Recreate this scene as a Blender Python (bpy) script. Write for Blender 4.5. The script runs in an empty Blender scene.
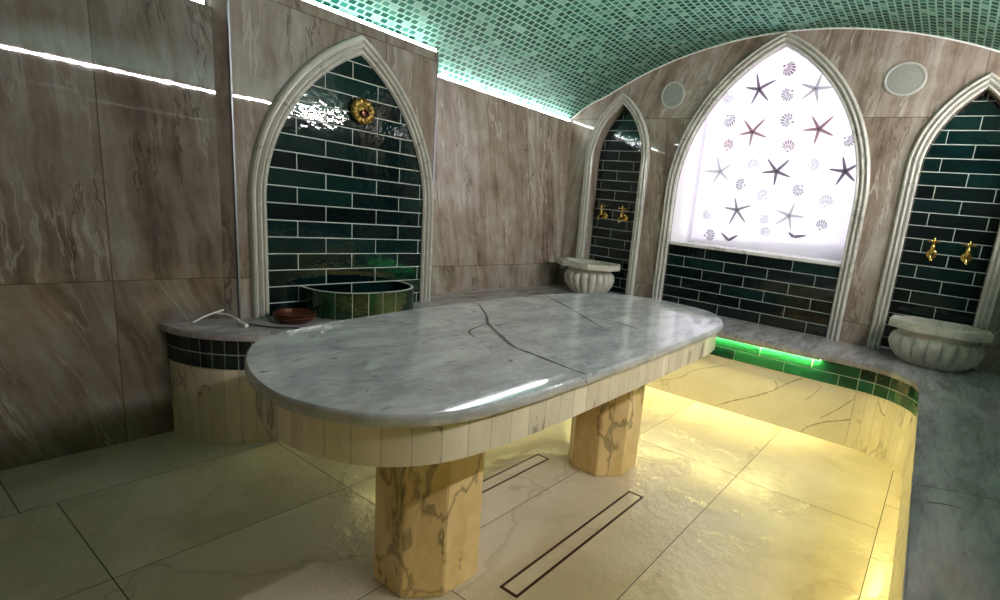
import bpy, bmesh, math, random
from math import sin, cos, pi, sqrt, radians, floor
from mathutils import Vector, Matrix
random.seed(7)
SC = bpy.context.scene
COL = SC.collection

# ------------------------------------------------------------------ node helpers
class NG:
    def __init__(s, name):
        s.mat = bpy.data.materials.new(name); s.mat.use_nodes = True
        s.nt = s.mat.node_tree; s.nt.nodes.clear()
    def n(s, t, **kw):
        x = s.nt.nodes.new(t)
        for k, v in kw.items(): setattr(x, k, v)
        return x
    def put(s, sock, v):
        if v is None: return
        if isinstance(v, bpy.types.NodeSocket): s.nt.links.new(v, sock)
        else: sock.default_value = v
    def m(s, op, a, b=None, c=None, clamp=False):
        x = s.n('ShaderNodeMath', operation=op, use_clamp=clamp)
        for i, v in enumerate((a, b, c)): s.put(x.inputs[i], v)
        return x.outputs[0]
    def xyz(s, a, b, c):
        x = s.n('ShaderNodeCombineXYZ')
        for i, v in enumerate((a, b, c)): s.put(x.inputs[i], v)
        return x.outputs[0]
    def sep(s, v):
        x = s.n('ShaderNodeSeparateXYZ'); s.put(x.inputs[0], v); return x.outputs
    def coord(s, o='Object'): return s.n('ShaderNodeTexCoord').outputs[o]
    def noise(s, vec, scale, detail=4, rough=.55, dist=0, out='Fac'):
        x = s.n('ShaderNodeTexNoise'); s.put(x.inputs['Vector'], vec)
        x.inputs['Scale'].default_value = scale; x.inputs['Detail'].default_value = detail
        x.inputs['Roughness'].default_value = rough; x.inputs['Distortion'].default_value = dist
        return x.outputs[out]
    def white(s, vec):
        x = s.n('ShaderNodeTexWhiteNoise', noise_dimensions='3D'); s.put(x.inputs['Vector'], vec); return x.outputs['Value']
    def ramp(s, f, stops, interp='LINEAR'):
        x = s.n('ShaderNodeValToRGB'); s.put(x.inputs[0], f); r = x.color_ramp; r.interpolation = interp
        while len(r.elements) < len(stops): r.elements.new(.5)
        for e, (p, c) in zip(r.elements, stops):
            e.position = p; e.color = (*c, 1) if len(c) == 3 else c
        return x.outputs[0]
    def mix(s, f, a, b, mode='MIX'):
        x = s.n('ShaderNodeMix', data_type='RGBA', blend_type=mode)
        s.put(x.inputs['Factor'], f)
        for sock, v in ((x.inputs[6], a), (x.inputs[7], b)):
            s.put(sock, (*v, 1) if isinstance(v, tuple) and len(v) == 3 else v)
        return x.outputs[2]
    def smooth(s, v, lo, hi, a=0., b=1.):
        x = s.n('ShaderNodeMapRange', interpolation_type='SMOOTHSTEP'); s.put(x.inputs[0], v)
        for i, q in zip((1, 2, 3, 4), (lo, hi, a, b)): x.inputs[i].default_value = q
        return x.outputs[0]
    def bump(s, h, strength=.2, dist=.01):
        x = s.n('ShaderNodeBump'); s.put(x.inputs['Height'], h)
        x.inputs['Strength'].default_value = strength; x.inputs['Distance'].default_value = dist
        return x.outputs[0]
    def attr(s, name): return s.n('ShaderNodeAttribute', attribute_name=name).outputs['Fac']
    def out(s, color, rough=.4, metal=0., normal=None, spec=.5, coat=0., coat_rough=.05, trans=None):
        b = s.n('ShaderNodeBsdfPrincipled')
        s.put(b.inputs['Base Color'], (*color, 1) if isinstance(color, tuple) and len(color) == 3 else color)
        s.put(b.inputs['Roughness'], rough); s.put(b.inputs['Metallic'], metal)
        s.put(b.inputs['Specular IOR Level'], spec)
        s.put(b.inputs['Coat Weight'], coat); s.put(b.inputs['Coat Roughness'], coat_rough)
        if normal is not None: s.put(b.inputs['Normal'], normal)
        sh = b.outputs[0]
        if trans is not None:
            t = s.n('ShaderNodeBsdfTranslucent'); s.put(t.inputs[0], (*color, 1) if isinstance(color, tuple) and len(color) == 3 else color)
            x = s.n('ShaderNodeMixShader'); x.inputs[0].default_value = trans
            s.nt.links.new(sh, x.inputs[1]); s.nt.links.new(t.outputs[0], x.inputs[2]); sh = x.outputs[0]
        o = s.n('ShaderNodeOutputMaterial'); s.nt.links.new(sh, o.inputs[0])
        return s.mat

def emission(name, color, strength):
    g = NG(name); e = g.n('ShaderNodeEmission')
    e.inputs[0].default_value = (*color, 1); e.inputs[1].default_value = strength
    o = g.n('ShaderNodeOutputMaterial'); g.nt.links.new(e.outputs[0], o.inputs[0]); return g.mat

# ------------------------------------------------------------------ materials
def travertine(name, axis, rows, u0=0., w=1.2, tilt=.1, amp=.5, lowtilt=None, dark=1.):
    """polished brown vein cut stone panels; rows are the heights of the joints"""
    g = NG(name); x, y, z = g.sep(g.coord())
    u = x if axis == 'x' else y
    col = g.m('FLOOR', g.m('DIVIDE', g.m('SUBTRACT', u, u0), w))
    row = 0.
    for r in rows: row = g.m('ADD', row, g.m('GREATER_THAN', z, r))
    wn = g.white(g.xyz(col, row, 3.7))
    ang = g.m('ADD', g.m('MULTIPLY', g.m('SUBTRACT', wn, .5), amp), tilt)
    if lowtilt is not None:
        ang = g.m('ADD', ang, g.m('MULTIPLY', g.m('LESS_THAN', row, .5), lowtilt))
    ca, sa = g.m('COSINE', ang), g.m('SINE', ang)
    s = g.m('SUBTRACT', g.m('MULTIPLY', u, ca), g.m('MULTIPLY', z, sa))
    t = g.m('ADD', g.m('MULTIPLY', u, sa), g.m('MULTIPLY', z, ca))
    off = g.m('MULTIPLY', wn, 37.)
    cl = lambda a, b, c0, det=4, ro=.55: g.noise(g.xyz(g.m('MULTIPLY', s2, a), g.m('MULTIPLY', t, b), g.m('ADD', off, c0)), 1., det, ro)
    wv = g.noise(g.xyz(g.m('MULTIPLY', s, 3.), g.m('MULTIPLY', t, 2.), off), 1., 4, .6)
    s2 = g.m('ADD', s, g.m('MULTIPLY', g.m('SUBTRACT', wv, .5), .11))
    n1 = cl(6.5, .75, 0., 6, .62)          # broad bands
    n2 = cl(42., 3.2, 5., 4, .6)           # fine grain along the bands
    n6 = cl(8., 7., 3., 5, .62)            # clouds
    f = g.m('ADD', g.m('ADD', g.m('MULTIPLY', n1, .56), g.m('MULTIPLY', n2, .20)), g.m('MULTIPLY', n6, .24))
    d = dark  # same stone everywhere; albedo scaled per wall to carry how lit it looks
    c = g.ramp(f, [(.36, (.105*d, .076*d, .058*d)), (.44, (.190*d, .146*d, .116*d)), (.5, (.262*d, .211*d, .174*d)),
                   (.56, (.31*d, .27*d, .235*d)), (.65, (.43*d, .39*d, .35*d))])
    v = g.m('MULTIPLY', g.smooth(g.m('ABSOLUTE', g.m('SUBTRACT', cl(3.6, .55, 9., 6, .6), .5)), .0, .008, .75, 0.), g.smooth(cl(3., 2., 41., 2), .42, .6))
    c = g.mix(v, c, (.08*d, .055*d, .04*d))
    v2 = g.m('MULTIPLY', g.smooth(g.m('ABSOLUTE', g.m('SUBTRACT', cl(4.6, .5, 23., 6, .6), .53)), .0, .014, .55, 0.), g.smooth(cl(3., 2., 61., 2), .40, .6))
    c = g.mix(v2, c, (.55*d, .51*d, .46*d))
    dm = g.m('ABSOLUTE', g.m('SUBTRACT', g.m('FRACT', g.m('DIVIDE', g.m('SUBTRACT', u, u0), w)), .5))
    seam = g.m('GREATER_THAN', dm, .5 - .0022/w)
    for r in rows:
        seam = g.m('MAXIMUM', seam, g.m('LESS_THAN', g.m('ABSOLUTE', g.m('SUBTRACT', z, r)), .0022))
    c = g.mix(g.m('MULTIPLY', seam, .75), c, (.05, .035, .028))
    return g.out(c, g.smooth(n2, .3, .7, .012, .03), normal=g.bump(g.noise(g.xyz(u, z, off), 9., 2), .008, .01))

def marble(name, base, vein, light, scale=1., streak=(1, 1, 1), rough=.12, veinw=.02, veinamt=.8, spots=0., cl=.5, bumpn=0., staves=None, island=False, tint=None):
    g = NG(name); P = g.coord()
    mp = g.n('ShaderNodeMapping'); g.nt.links.new(P, mp.inputs[0]); mp.inputs['Scale'].default_value = tuple(scale*q for q in streak)
    mp.inputs['Rotation'].default_value = (.1, .15, .5)
    V = mp.outputs[0]
    rnd = None
    if staves or island:
        if staves:
            uu, vv, _ = g.sep(g.coord('UV'))
            rnd = g.white(g.xyz(g.m('FLOOR', g.m('DIVIDE', uu, staves)), 1., 2.))
        else: rnd = g.attr('rnd')
        ad = g.n('ShaderNodeVectorMath', operation='ADD'); g.nt.links.new(V, ad.inputs[0])
        g.put(ad.inputs[1], g.xyz(g.m('MULTIPLY', rnd, 17.), g.m('MULTIPLY', rnd, 5.), g.m('MULTIPLY', rnd, 9.))); V = ad.outputs[0]
    wa = g.n('ShaderNodeVectorMath', operation='MULTIPLY_ADD'); g.put(wa.inputs[0], g.noise(V, 1.3, 3, .5, out='Color'))
    wa.inputs[1].default_value = (.7, .7, .7); g.nt.links.new(V, wa.inputs[2]); V = wa.outputs[0]
    a = g.noise(V, 2.2, 7, .62); b = g.noise(V, 9., 5, .6)
    c = g.mix(g.smooth(g.m('ADD', g.m('MULTIPLY', a, .7), g.m('MULTIPLY', b, .3)), .5-cl*.3, .5+cl*.3), base, light)
    n3 = g.noise(V, 1.15, 6, .55); n5 = g.noise(V, .6, 3, .5)
    v = g.smooth(g.m('ABSOLUTE', g.m('SUBTRACT', n3, .5)), 0., veinw, veinamt, 0.)
    v = g.m('MULTIPLY', v, g.smooth(n5, .42, .58))
    c = g.mix(v, c, vein)
    if spots:
        sp = g.smooth(g.noise(V, 5.5, 3, .5), .66, .74, 0., spots)
        c = g.mix(sp, c, vein)
    if rnd is not None:
        k = g.m('MULTIPLY_ADD', rnd, .22, .86); c = g.mix(1., c, g.xyz(k, k, k), 'MULTIPLY')
    if staves:
        dm = g.m('ABSOLUTE', g.m('SUBTRACT', g.m('FRACT', g.m('DIVIDE', uu, staves)), .5))
        c = g.mix(g.m('MULTIPLY', g.m('GREATER_THAN', dm, .5-.0016/staves), .4), c, tuple(q*.35 for q in base))
    nm = g.bump(g.noise(P, 14., 3), bumpn, .01) if bumpn else None
    return g.out(c, g.smooth(b, .3, .7, rough*.7, rough*1.3), normal=nm)

def glaze(name, c0, c1, c2, bump=.35, sc=26.):
    g = NG(name); P = g.coord(); r = g.attr('rnd')
    ad = g.n('ShaderNodeVectorMath', operation='ADD'); g.nt.links.new(P, ad.inputs[0])
    g.put(ad.inputs[1], g.xyz(g.m('MULTIPLY', r, 31.), g.m('MULTIPLY', r, 13.), g.m('MULTIPLY', r, 7.)))
    n = g.noise(ad.outputs[0], 7., 4, .6)
    c = g.ramp(g.m('ADD', g.m('MULTIPLY', n, .55), g.m('MULTIPLY', r, .45)), [(.28, c0), (.5, c1), (.72, c2)])
    h = g.m('ADD', g.noise(ad.outputs[0], sc, 2, .5), g.m('MULTIPLY', g.noise(ad.outputs[0], sc*.3, 2, .5), 1.2))
    return g.out(c, .05, normal=g.bump(h, bump, .012), spec=.55)

M = {}
M['trav_left'] = travertine('brown_stone_left', 'y', [.716], .69, 1.2, -.03, .12, -.28, .52)  # darkened copy of the stone, the wall's dim light put into the colour
M['trav_mid'] = travertine('brown_stone_niche_block', 'y', [.716, 1.985], 1.9, 1.2, .0, .15, None, .8)  # milder darkening of the same stone, dimmer light painted in
M['trav_far'] = travertine('brown_stone_recess', 'y', [.712], 1.95, 2.4, -.12, .12, None, 1.15)  # lightened copy of the stone, stands in for stronger light
M['trav_back'] = travertine('brown_stone_back', 'x', [.665, 1.985], -2.45, 1.2, .22, .75, None, 1.15)  # albedo raised on the same stone to make the wall look better lit
M['grout'] = NG('light_grey_grout').out((.50, .53, .50), .8)
M['grout_dark'] = NG('dark_joint_grout').out((.06, .055, .05), .8)  # own dark colour of the floor and bench joints
M['tile'] = glaze('dark_green_glazed_tile', (.0012, .005, .006), (.0016, .0095, .010), (.0024, .018, .017), .085)
M['tile_bench'] = glaze('bright_green_glazed_tile', (.002, .030, .013), (.004, .060, .026), (.007, .10, .042), .22)
M['tile_tub'] = glaze('mid_green_glazed_tile', (.003, .018, .007), (.005, .032, .012), (.010, .055, .018), .2)
M['marble_grey'] = marble('grey_marble', (.27, .275, .285), (.08, .09, .12), (.56, .565, .575), 5.0, (1, .55, 1), .04, .012, .25, .6, .75)
M['marble_bench'] = marble('grey_bench_marble', (.245, .222, .23), (.08, .08, .09), (.50, .475, .485), 3.4, (1.8, .45, 1), .10, .012, .35, .35, .55)
M['marble_cream'] = marble('cream_marble', (.72, .66, .51), (.25, .21, .14), (.82, .77, .64), 1.1, (1, 1, 1), .13, .013, .8, .0, .8)
M['marble_stave'] = marble('cream_marble_staves', (.62, .54, .415), (.19, .155, .11), (.76, .69, .56), 2.6, (1, 1, .5), .2, .02, .7, .5, .6, staves=.061)
M['marble_leg'] = marble('veined_ochre_marble', (.60, .42, .19), (.10, .075, .04), (.78, .60, .33), 3.4, (1, 1, .45), .2, .022, .6, .6, .7)
M['marble_frame'] = marble('pale_carved_marble', (.45, .44, .40), (.18, .18, .16), (.57, .56, .51), 2.0, (1, 1, 1), .22, .012, .6, .0, .6, bumpn=.06)
M['marble_basin'] = marble('carved_basin_marble', (.46, .45, .39), (.2, .19, .16), (.66, .645, .57), 3.0, (1, 1, 1), .35, .02, .5, .2, .7, bumpn=.15)
M['marble_line'] = NG('brown_marble_vein').out((.40, .34, .22), .2)
M['sill'] = marble('white_sill_marble', (.66, .64, .62), (.3, .3, .3), (.78, .76, .74), 2., (1, 1, 1), .2)
M['reveal'] = NG('white_reveal_tile').out((.72, .70, .72), .18)
M['gold'] = NG('polished_brass').out((.80, .52, .14), .2, 1.)
def aged():
    g = NG('ornate_brass'); n = g.noise(g.coord(), 60., 3)
    return g.out(g.ramp(n, [(.38, (.12, .07, .018)), (.62, (.55, .38, .11))]), .32, 1., normal=g.bump(n, .6, .01))
M['ornate'] = aged()
M['chrome'] = NG('brushed_steel').out((.65, .68, .70), .18, 1.)
M['steel_edge'] = NG('dull_steel_edge').out((.20, .215, .23), .45, 1.)
M['white_trim'] = NG('white_edge_trim').out((.75, .77, .74), .35)
M['speaker_ring'] = NG('grey_plastic_ring').out((.42, .43, .39), .45)
def grille():
    g = NG('speaker_mesh'); v = g.n('ShaderNodeTexVoronoi'); v.inputs['Scale'].default_value = 260.; g.nt.links.new(g.coord(), v.inputs['Vector'])
    c = g.ramp(v.outputs['Distance'], [(.25, (.16, .17, .15)), (.5, (.30, .31, .28))]); return g.out(c, .6)
M['speaker_mesh'] = grille()
M['copper'] = NG('dark_copper').out((.10, .03, .016), .3, .6)
M['black'] = NG('black_inside').out((.012, .011, .011), .35)
M['white_plastic'] = NG('white_plastic').out((.72, .70, .66), .35)
M['dark_plastic'] = NG('dark_plastic').out((.05, .05, .055), .35)
M['drain'] = NG('bronze_drain').out((.045, .016, .012), .35, .5)
M['curtain'] = NG('white_curtain_cloth').out((.90, .89, .93), .8, trans=.6)
for k, c in dict(d=(.20, .17, .205), r=(.36, .24, .26), g=(.30, .29, .31), p=(.55, .54, .56)).items():
    M['print_'+k] = NG('curtain_print_'+k).out(c, .8, trans=.6)
def mosaic():
    g = NG('green_mosaic'); u, v, _ = g.sep(g.coord('UV'))
    b = g.n('ShaderNodeTexBrick', offset=.5, offset_frequency=2, squash=1.)
    g.put(b.inputs['Vector'], g.xyz(v, u, 0.)); b.inputs['Scale'].default_value = 1.
    b.inputs['Brick Width'].default_value = .046; b.inputs['Row Height'].default_value = .042
    b.inputs['Mortar Size'].default_value = .0060; b.inputs['Mortar Smooth'].default_value = .15; b.inputs['Bias'].default_value = 0.
    b.inputs['Color1'].default_value = (0, 0, 0, 1); b.inputs['Color2'].default_value = (1, 1, 1, 1); b.inputs['Mortar'].default_value = (0, 0, 0, 1)
    t = g.ramp(b.outputs['Color'], [(.0, (.003, .070, .045)), (.45, (.008, .110, .074)), (.70, (.025, .19, .132)), (.88, (.12, .36, .27)), (1., (.32, .60, .48))])
    c = g.mix(b.outputs['Fac'], t, (.36, .64, .52))
    return g.out(c, g.m('MULTIPLY_ADD', b.outputs['Fac'], .2, .6), normal=g.bump(b.outputs['Fac'], -.25, .004), spec=.12)
M['mosaic'] = mosaic()
def floor_mat():
    g = NG('cream_wet_floor_tile'); P = g.coord(); r = g.attr('rnd')
    ad = g.n('ShaderNodeVectorMath', operation='ADD'); g.nt.links.new(P, ad.inputs[0])
    g.put(ad.inputs[1], g.xyz(g.m('MULTIPLY', r, 31.), g.m('MULTIPLY', r, 13.), 0.))
    V = ad.outputs[0]
    wa = g.n('ShaderNodeVectorMath', operation='MULTIPLY_ADD'); g.put(wa.inputs[0], g.noise(V, 1.1, 3, .5, out='Color'))
    wa.inputs[1].default_value = (.8, .8, .8); g.nt.links.new(V, wa.inputs[2])
    a = g.noise(wa.outputs[0], 1.8, 6, .6)
    c = g.ramp(a, [(.3, (.47, .40, .30)), (.5, (.58, .51, .40)), (.7, (.66, .60, .49))])
    v = g.smooth(g.m('ABSOLUTE', g.m('SUBTRACT', g.noise(wa.outputs[0], .9, 5, .5), .5)), 0., .01, .4, 0.)
    c = g.mix(v, c, (.36, .29, .20))
    wet = g.smooth(g.noise(P, 2.1, 4, .6), .44, .54)
    rip = g.noise(P, 30., 4, .65)
    drops = g.smooth(g.noise(P, 70., 2, .5), .62, .70)
    h = g.m('ADD', g.m('MULTIPLY', rip, wet), g.m('MULTIPLY', drops, .25))
    return g.out(c, g.m('MULTIPLY_ADD', wet, -.14, .22), normal=g.bump(h, .36, .012), spec=.7)
M['floor'] = floor_mat()
M['led_far'] = emission('cool_white_led', (1., .945, .92), 620.)
M['led_recess'] = emission('cool_white_led_recess', (.97, .98, 1.), 42.)
M['led_mid'] = emission('cool_white_led_dimmer', (.97, .98, 1.), 24.)
M['led_near'] = emission('cool_white_led_dim', (.97, .98, 1.), 18.)
M['led_warm'] = emission('yellow_led', (1., .86, .30), 400.)
M['led_side'] = emission('yellow_led_side', (1., .84, .27), 150.)
M['led_shade'] = emission('yellow_led_dim', (1., .86, .30), 80.)
M['daylight'] = emission('frosted_daylight_pane', (.93, .89, 1.), 2.7)

# ------------------------------------------------------------------ object helpers
def loc_of(p):
    v = Vector((0, 0, 0))
    while p: v += Vector(p.location); p = p.parent
    return v
def obj(name, bm, mat, parent=None, smooth=False, angle=None):
    """links bm (built in world coordinates) as one mesh object"""
    off = loc_of(parent)
    if off.length: bmesh.ops.translate(bm, verts=bm.verts, vec=-off)
    me = bpy.data.meshes.new(name); bm.to_mesh(me); bm.free()
    for mm in (mat if isinstance(mat, (list, tuple)) else [mat]): me.materials.append(mm)
    if smooth:
        for p in me.polygons: p.use_smooth = len(p.vertices) <= 8
        if angle: me.set_sharp_from_angle(angle=radians(angle))
        for p in me.polygons:
            if len(p.vertices) > 8: p.use_smooth = False
    o = bpy.data.objects.new(name, me); COL.objects.link(o)
    if parent: o.parent = parent
    return o
def thing(name, label, cat, loc, group=None):
    o = bpy.data.objects.new(name, None); COL.objects.link(o); o.location = loc; o.empty_display_size = .1
    return tag(o, label, cat, group)
def tag(o, label, cat, group=None):
    o['label'] = label; o['category'] = cat
    if group: o['group'] = group
    return o
def struct(name, bm, mat, **k):
    o = obj(name, bm, mat, **k); o['kind'] = 'structure'; return o

def add_box(bm, x0, x1, y0, y1, z0, z1, bev=0., mi=0):
    vs = [bm.verts.new((x, y, z)) for x in (x0, x1) for y in (y0, y1) for z in (z0, z1)]
    fs = [bm.faces.new([vs[i] for i in q]) for q in ((0, 1, 3, 2), (4, 6, 7, 5), (0, 4, 5, 1), (2, 3, 7, 6), (0, 2, 6, 4), (1, 5, 7, 3))]
    for f in fs: f.material_index = mi
    if bev:
        es = list({e for f in fs for e in f.edges})
        bmesh.ops.bevel(bm, geom=es, offset=bev, segments=2, affect='EDGES', profile=.5)
    return fs
def box(*a, **k):
    bm = bmesh.new(); add_box(bm, *a, **k); return bm
def ring_loft(bm, rings, close=True, cap0=False, cap1=False, mi=0):
    R = [[bm.verts.new(p) for p in r] for r in rings]; n = len(R[0]); fs = []
    for a, b in zip(R, R[1:]):
        for i in range(n if close else n-1):
            j = (i+1) % n; f = bm.faces.new((a[i], a[j], b[j], b[i])); f.material_index = mi; fs.append(f)
    if cap0: bm.faces.new(R[0][::-1]).material_index = mi
    if cap1: bm.faces.new(R[-1]).material_index = mi
    return R
def lathe(bm, prof, c, n=32, flute=0, depth=0., sx=1., sy=1., axis='z', cap=True):
    """prof: (radius, height, flute amount 0..1)"""
    rings = []
    for p in prof:
        r, h = p[0], p[1]; fl = p[2] if len(p) > 2 else 0.
        ring = []
        for i in range(n):
            a = 2*pi*i/n
            rr = r*(1 - depth*fl*(1-abs(sin(flute*a/2))**.5)) if flute else r
            u, v = rr*cos(a)*sx, rr*sin(a)*sy
            ring.append({'z': (c[0]+u, c[1]+v, c[2]+h), 'x': (c[0]+h, c[1]+u, c[2]+v), 'y': (c[0]+u, c[1]-h, c[2]+v)}[axis])
        rings.append(ring)
    ring_loft(bm, rings, True, cap, cap)
    bmesh.ops.recalc_face_normals(bm, faces=bm.faces)
def tube(bm, pts, r, n=10, r_end=None, closed=False):
    P = [Vector(p) for p in pts]; k = len(P); rings = []; up = Vector((0, 0, 1))
    for i, p in enumerate(P):
        d = (P[(i+1) % k]-P[i-1]) if closed else (P[min(i+1, k-1)]-P[max(i-1, 0)])
        d.normalize()
        s = d.cross(up if abs(d.z) < .95 else Vector((1, 0, 0))).normalized(); t = s.cross(d)
        rr = r if r_end is None else r+(r_end-r)*i/(k-1)
        rings.append([p+(s*cos(2*pi*j/n)+t*sin(2*pi*j/n))*rr for j in range(n)])
    if closed: rings.append(rings[0])
    ring_loft(bm, rings, True, not closed, not closed)
    if closed: bmesh.ops.remove_doubles(bm, verts=bm.verts, dist=1e-5)
    bmesh.ops.recalc_face_normals(bm, faces=bm.faces)
def catmull(P, seg=8, closed=True):
    out = []; n = len(P)
    for i in range(n if closed else n-1):
        g = (lambda k: Vector(P[k % n])) if closed else (lambda k: Vector(P[min(max(k, 0), n-1)]))
        a, b, c, d = g(i-1), g(i), g(i+1), g(i+2)
        for s in range(seg):
            t = s/seg
            out.append(.5*((2*b)+(c-a)*t+(2*a-5*b+4*c-d)*t*t+(3*b-a-3*c+d)*t**3))
    if not closed: out.append(Vector(P[-1]))
    return out
def offset_loop(P, d):
    """offset a counter-clockwise closed 2D loop outwards by d"""
    n = len(P); out = []
    for i in range(n):
        t = (Vector(P[(i+1) % n])-Vector(P[i-1])).normalized()
        out.append(Vector((P[i][0]+t.y*d, P[i][1]-t.x*d)))
    return out

SKEW = {-1.257: .026, 1.712: .030, -2.495: .008, -.033: .012}      # the real apexes sit a little off the middle of their jambs
def arch_pts(c, hw, z0, zs, apex, n=14, nj=6):
    """pointed arch outline from the left foot over the apex to the right foot"""
    h = apex-zs; R = (h*h+hw*hw)/(2*hw); cl = c-hw+R; th = math.asin(min(1, h/R))
    L = [(c-hw, z0+(zs-z0)*i/nj) for i in range(nj)]
    L += [(cl-R*cos(th*i/n), zs+R*sin(th*i/n)) for i in range(n+1)]
    k = SKEW.get(c, 0.)
    return [(x+k*max(0., (z-zs)/h)**1.5, z) for x, z in L+[(2*c-x, z) for x, z in L[-2::-1]]]
def clip_convex(poly, conv):
    out = list(poly); n = len(conv)
    for i in range(n):
        a, b = conv[i], conv[(i+1) % n]; inp, out = out, []
        if not inp: return []
        side = lambda p: (b[0]-a[0])*(p[1]-a[1])-(b[1]-a[1])*(p[0]-a[0])
        for j in range(len(inp)):
            p, q = inp[j-1], inp[j]; sp, sq = side(p), side(q)
            if sq >= -1e-9:
                if sp < -1e-9:
                    t = sp/(sp-sq); out.append((p[0]+(q[0]-p[0])*t, p[1]+(q[1]-p[1])*t))
                out.append(q)
            elif sp >= -1e-9:
                t = sp/(sp-sq); out.append((p[0]+(q[0]-p[0])*t, p[1]+(q[1]-p[1])*t))
    # drop doubles
    res = []
    for p in out:
        if not res or math.hypot(p[0]-res[-1][0], p[1]-res[-1][1]) > .002: res.append(p)
    if len(res) > 2 and math.hypot(res[0][0]-res[-1][0], res[0][1]-res[-1][1]) < .002: res.pop()
    return res
def area2(P): return .5*sum(P[i-1][0]*P[i][1]-P[i][0]*P[i-1][1] for i in range(len(P)))
def shrink(P, d):
    n = len(P); out = []
    for i in range(n):
        a, b, c = Vector(P[i-1]), Vector(P[i]), Vector(P[(i+1) % n])
        e1, e2 = (b-a).normalized(), (c-b).normalized()
        n1, n2 = Vector((-e1.y, e1.x)), Vector((-e2.y, e2.x))
        m = n1+n2; l = m.length
        if l < 1e-4: m = n1; k = 1
        else: m /= l; k = min(2., 1/max(.35, m.dot(n1)))
        out.append(b+m*d*k)
    return out
def brick_panel(outline, u0, v0, L, H, plane, depth_in, gap=.0026, thick=.007, offset=.5, stack=False):
    """running-bond glazed tiles inside a convex outline. plane(u, v, d): d = distance out of the wall.
    material 0 = tile, 1 = grout"""
    conv = outline if area2(outline) > 0 else outline[::-1]
    bm = bmesh.new(); lay = bm.faces.layers.float.new('rnd')
    G = [bm.verts.new(plane(u, v, thick*.55)) for u, v in conv]; B = [bm.verts.new(plane(u, v, -depth_in)) for u, v in conv]
    f = bm.faces.new(G); f.material_index = 1
    bm.faces.new(B[::-1]).material_index = 1
    for i in range(len(G)):
        j = (i+1) % len(G); bm.faces.new((G[i], B[i], B[j], G[j])).material_index = 1
    us = [p[0] for p in conv]; vs = [p[1] for p in conv]
    r0 = floor((min(vs)-v0)/H)-1; r1 = floor((max(vs)-v0)/H)+1
    for r in range(r0, r1+1):
        o = u0+(0 if stack else (L*offset if r % 2 else 0))
        c0 = floor((min(us)-o)/L)-1; c1 = floor((max(us)-o)/L)+1
        for c in range(c0, c1+1):
            a, b = o+c*L+gap, o+(c+1)*L-gap; z0, z1 = v0+r*H+gap, v0+(r+1)*H-gap
            P = clip_convex([(a, z0), (b, z0), (b, z1), (a, z1)], conv)
            if len(P) < 3 or area2(P) < 2e-4: continue
            rv = random.random()
            Q = shrink(P, .0022)
            v_lo = [bm.verts.new(plane(u, v, thick*.5)) for u, v in P]
            v_md = [bm.verts.new(plane(u, v, thick*.8)) for u, v in P]
            v_hi = [bm.verts.new(plane(u, v, thick)) for u, v in Q]
            n = len(P); fs = [bm.faces.new(v_hi)]
            for i in range(n):
                j = (i+1) % n
                fs += [bm.faces.new((v_lo[i], v_lo[j], v_md[j], v_md[i])), bm.faces.new((v_md[i], v_md[j], v_hi[j], v_hi[i]))]
            for f in fs: f[lay] = rv; f.material_index = 0
    bmesh.ops.recalc_face_normals(bm, faces=bm.faces)
    return bm
def path_frame(path):
    """arc-length parametrised 2D polyline -> f(s) = (point, outward normal on the right-hand side)"""
    P = [Vector(p) for p in path]; S = [0.]
    for a, b in zip(P, P[1:]): S.append(S[-1]+(b-a).length)
    T = [(P[min(i+1, len(P)-1)]-P[max(i-1, 0)]).normalized() for i in range(len(P))]
    def f(s):
        s = min(max(s, 0), S[-1]); i = 0
        while i < len(S)-2 and S[i+1] < s: i += 1
        k = (s-S[i])/max(1e-9, S[i+1]-S[i]); p = P[i].lerp(P[i+1], k); t = T[i].lerp(T[i+1], k).normalized()
        return p, Vector((t.y, -t.x))
    return f, S[-1]
def path_tiles(path, spans, z0, H, rows, thick=.006, gap=.0024):
    """tile band along a path; spans(row) -> list of (s0, s1). material 0 tile, 1 grout"""
    f, L = path_frame(path); bm = bmesh.new(); lay = bm.faces.layers.float.new('rnd')
    n = max(2, int(L/.025)); lo, hi, lob, hib = [], [], [], []
    for i in range(n+1):
        p, nn = f(L*i/n); q = p+nn*thick*.5; b = p-nn*.01
        lo.append((q.x, q.y, z0)); hi.append((q.x, q.y, z0+H*rows)); lob.append((b.x, b.y, z0)); hib.append((b.x, b.y, z0+H*rows))
    ring_loft(bm, [lob, lo, hi, hib, lob], False, mi=1)
    for r in range(rows):
        for s0, s1 in spans(r, L):
            s0, s1 = max(s0, 0)+gap, min(s1, L)-gap
            if s1-s0 < .008: continue
            k = max(1, int((s1-s0)/.02)); rv = random.random()
            za, zb = z0+r*H+gap, z0+(r+1)*H-gap; e = .002
            rows_ = []
            for z, d in ((za, thick*.4), (za, thick*.8), (za+e, thick), (zb-e, thick), (zb, thick*.8), (zb, thick*.4)):
                line = []
                for i in range(-1, k+2):
                    s = s0+(s1-s0)*min(max(i, 0), k)/k; dd = d
                    if i in (-1, k+1): dd = thick*.4
                    p, nn = f(s); q = p+nn*dd; line.append((q.x, q.y, z))
                rows_.append(line)
            nf = len(bm.faces)
            ring_loft(bm, rows_, False, mi=0)
            bm.faces.ensure_lookup_table()
            for ff in bm.faces[nf:]: ff[lay] = rv
    bmesh.ops.recalc_face_normals(bm, faces=bm.faces)
    return bm
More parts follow.
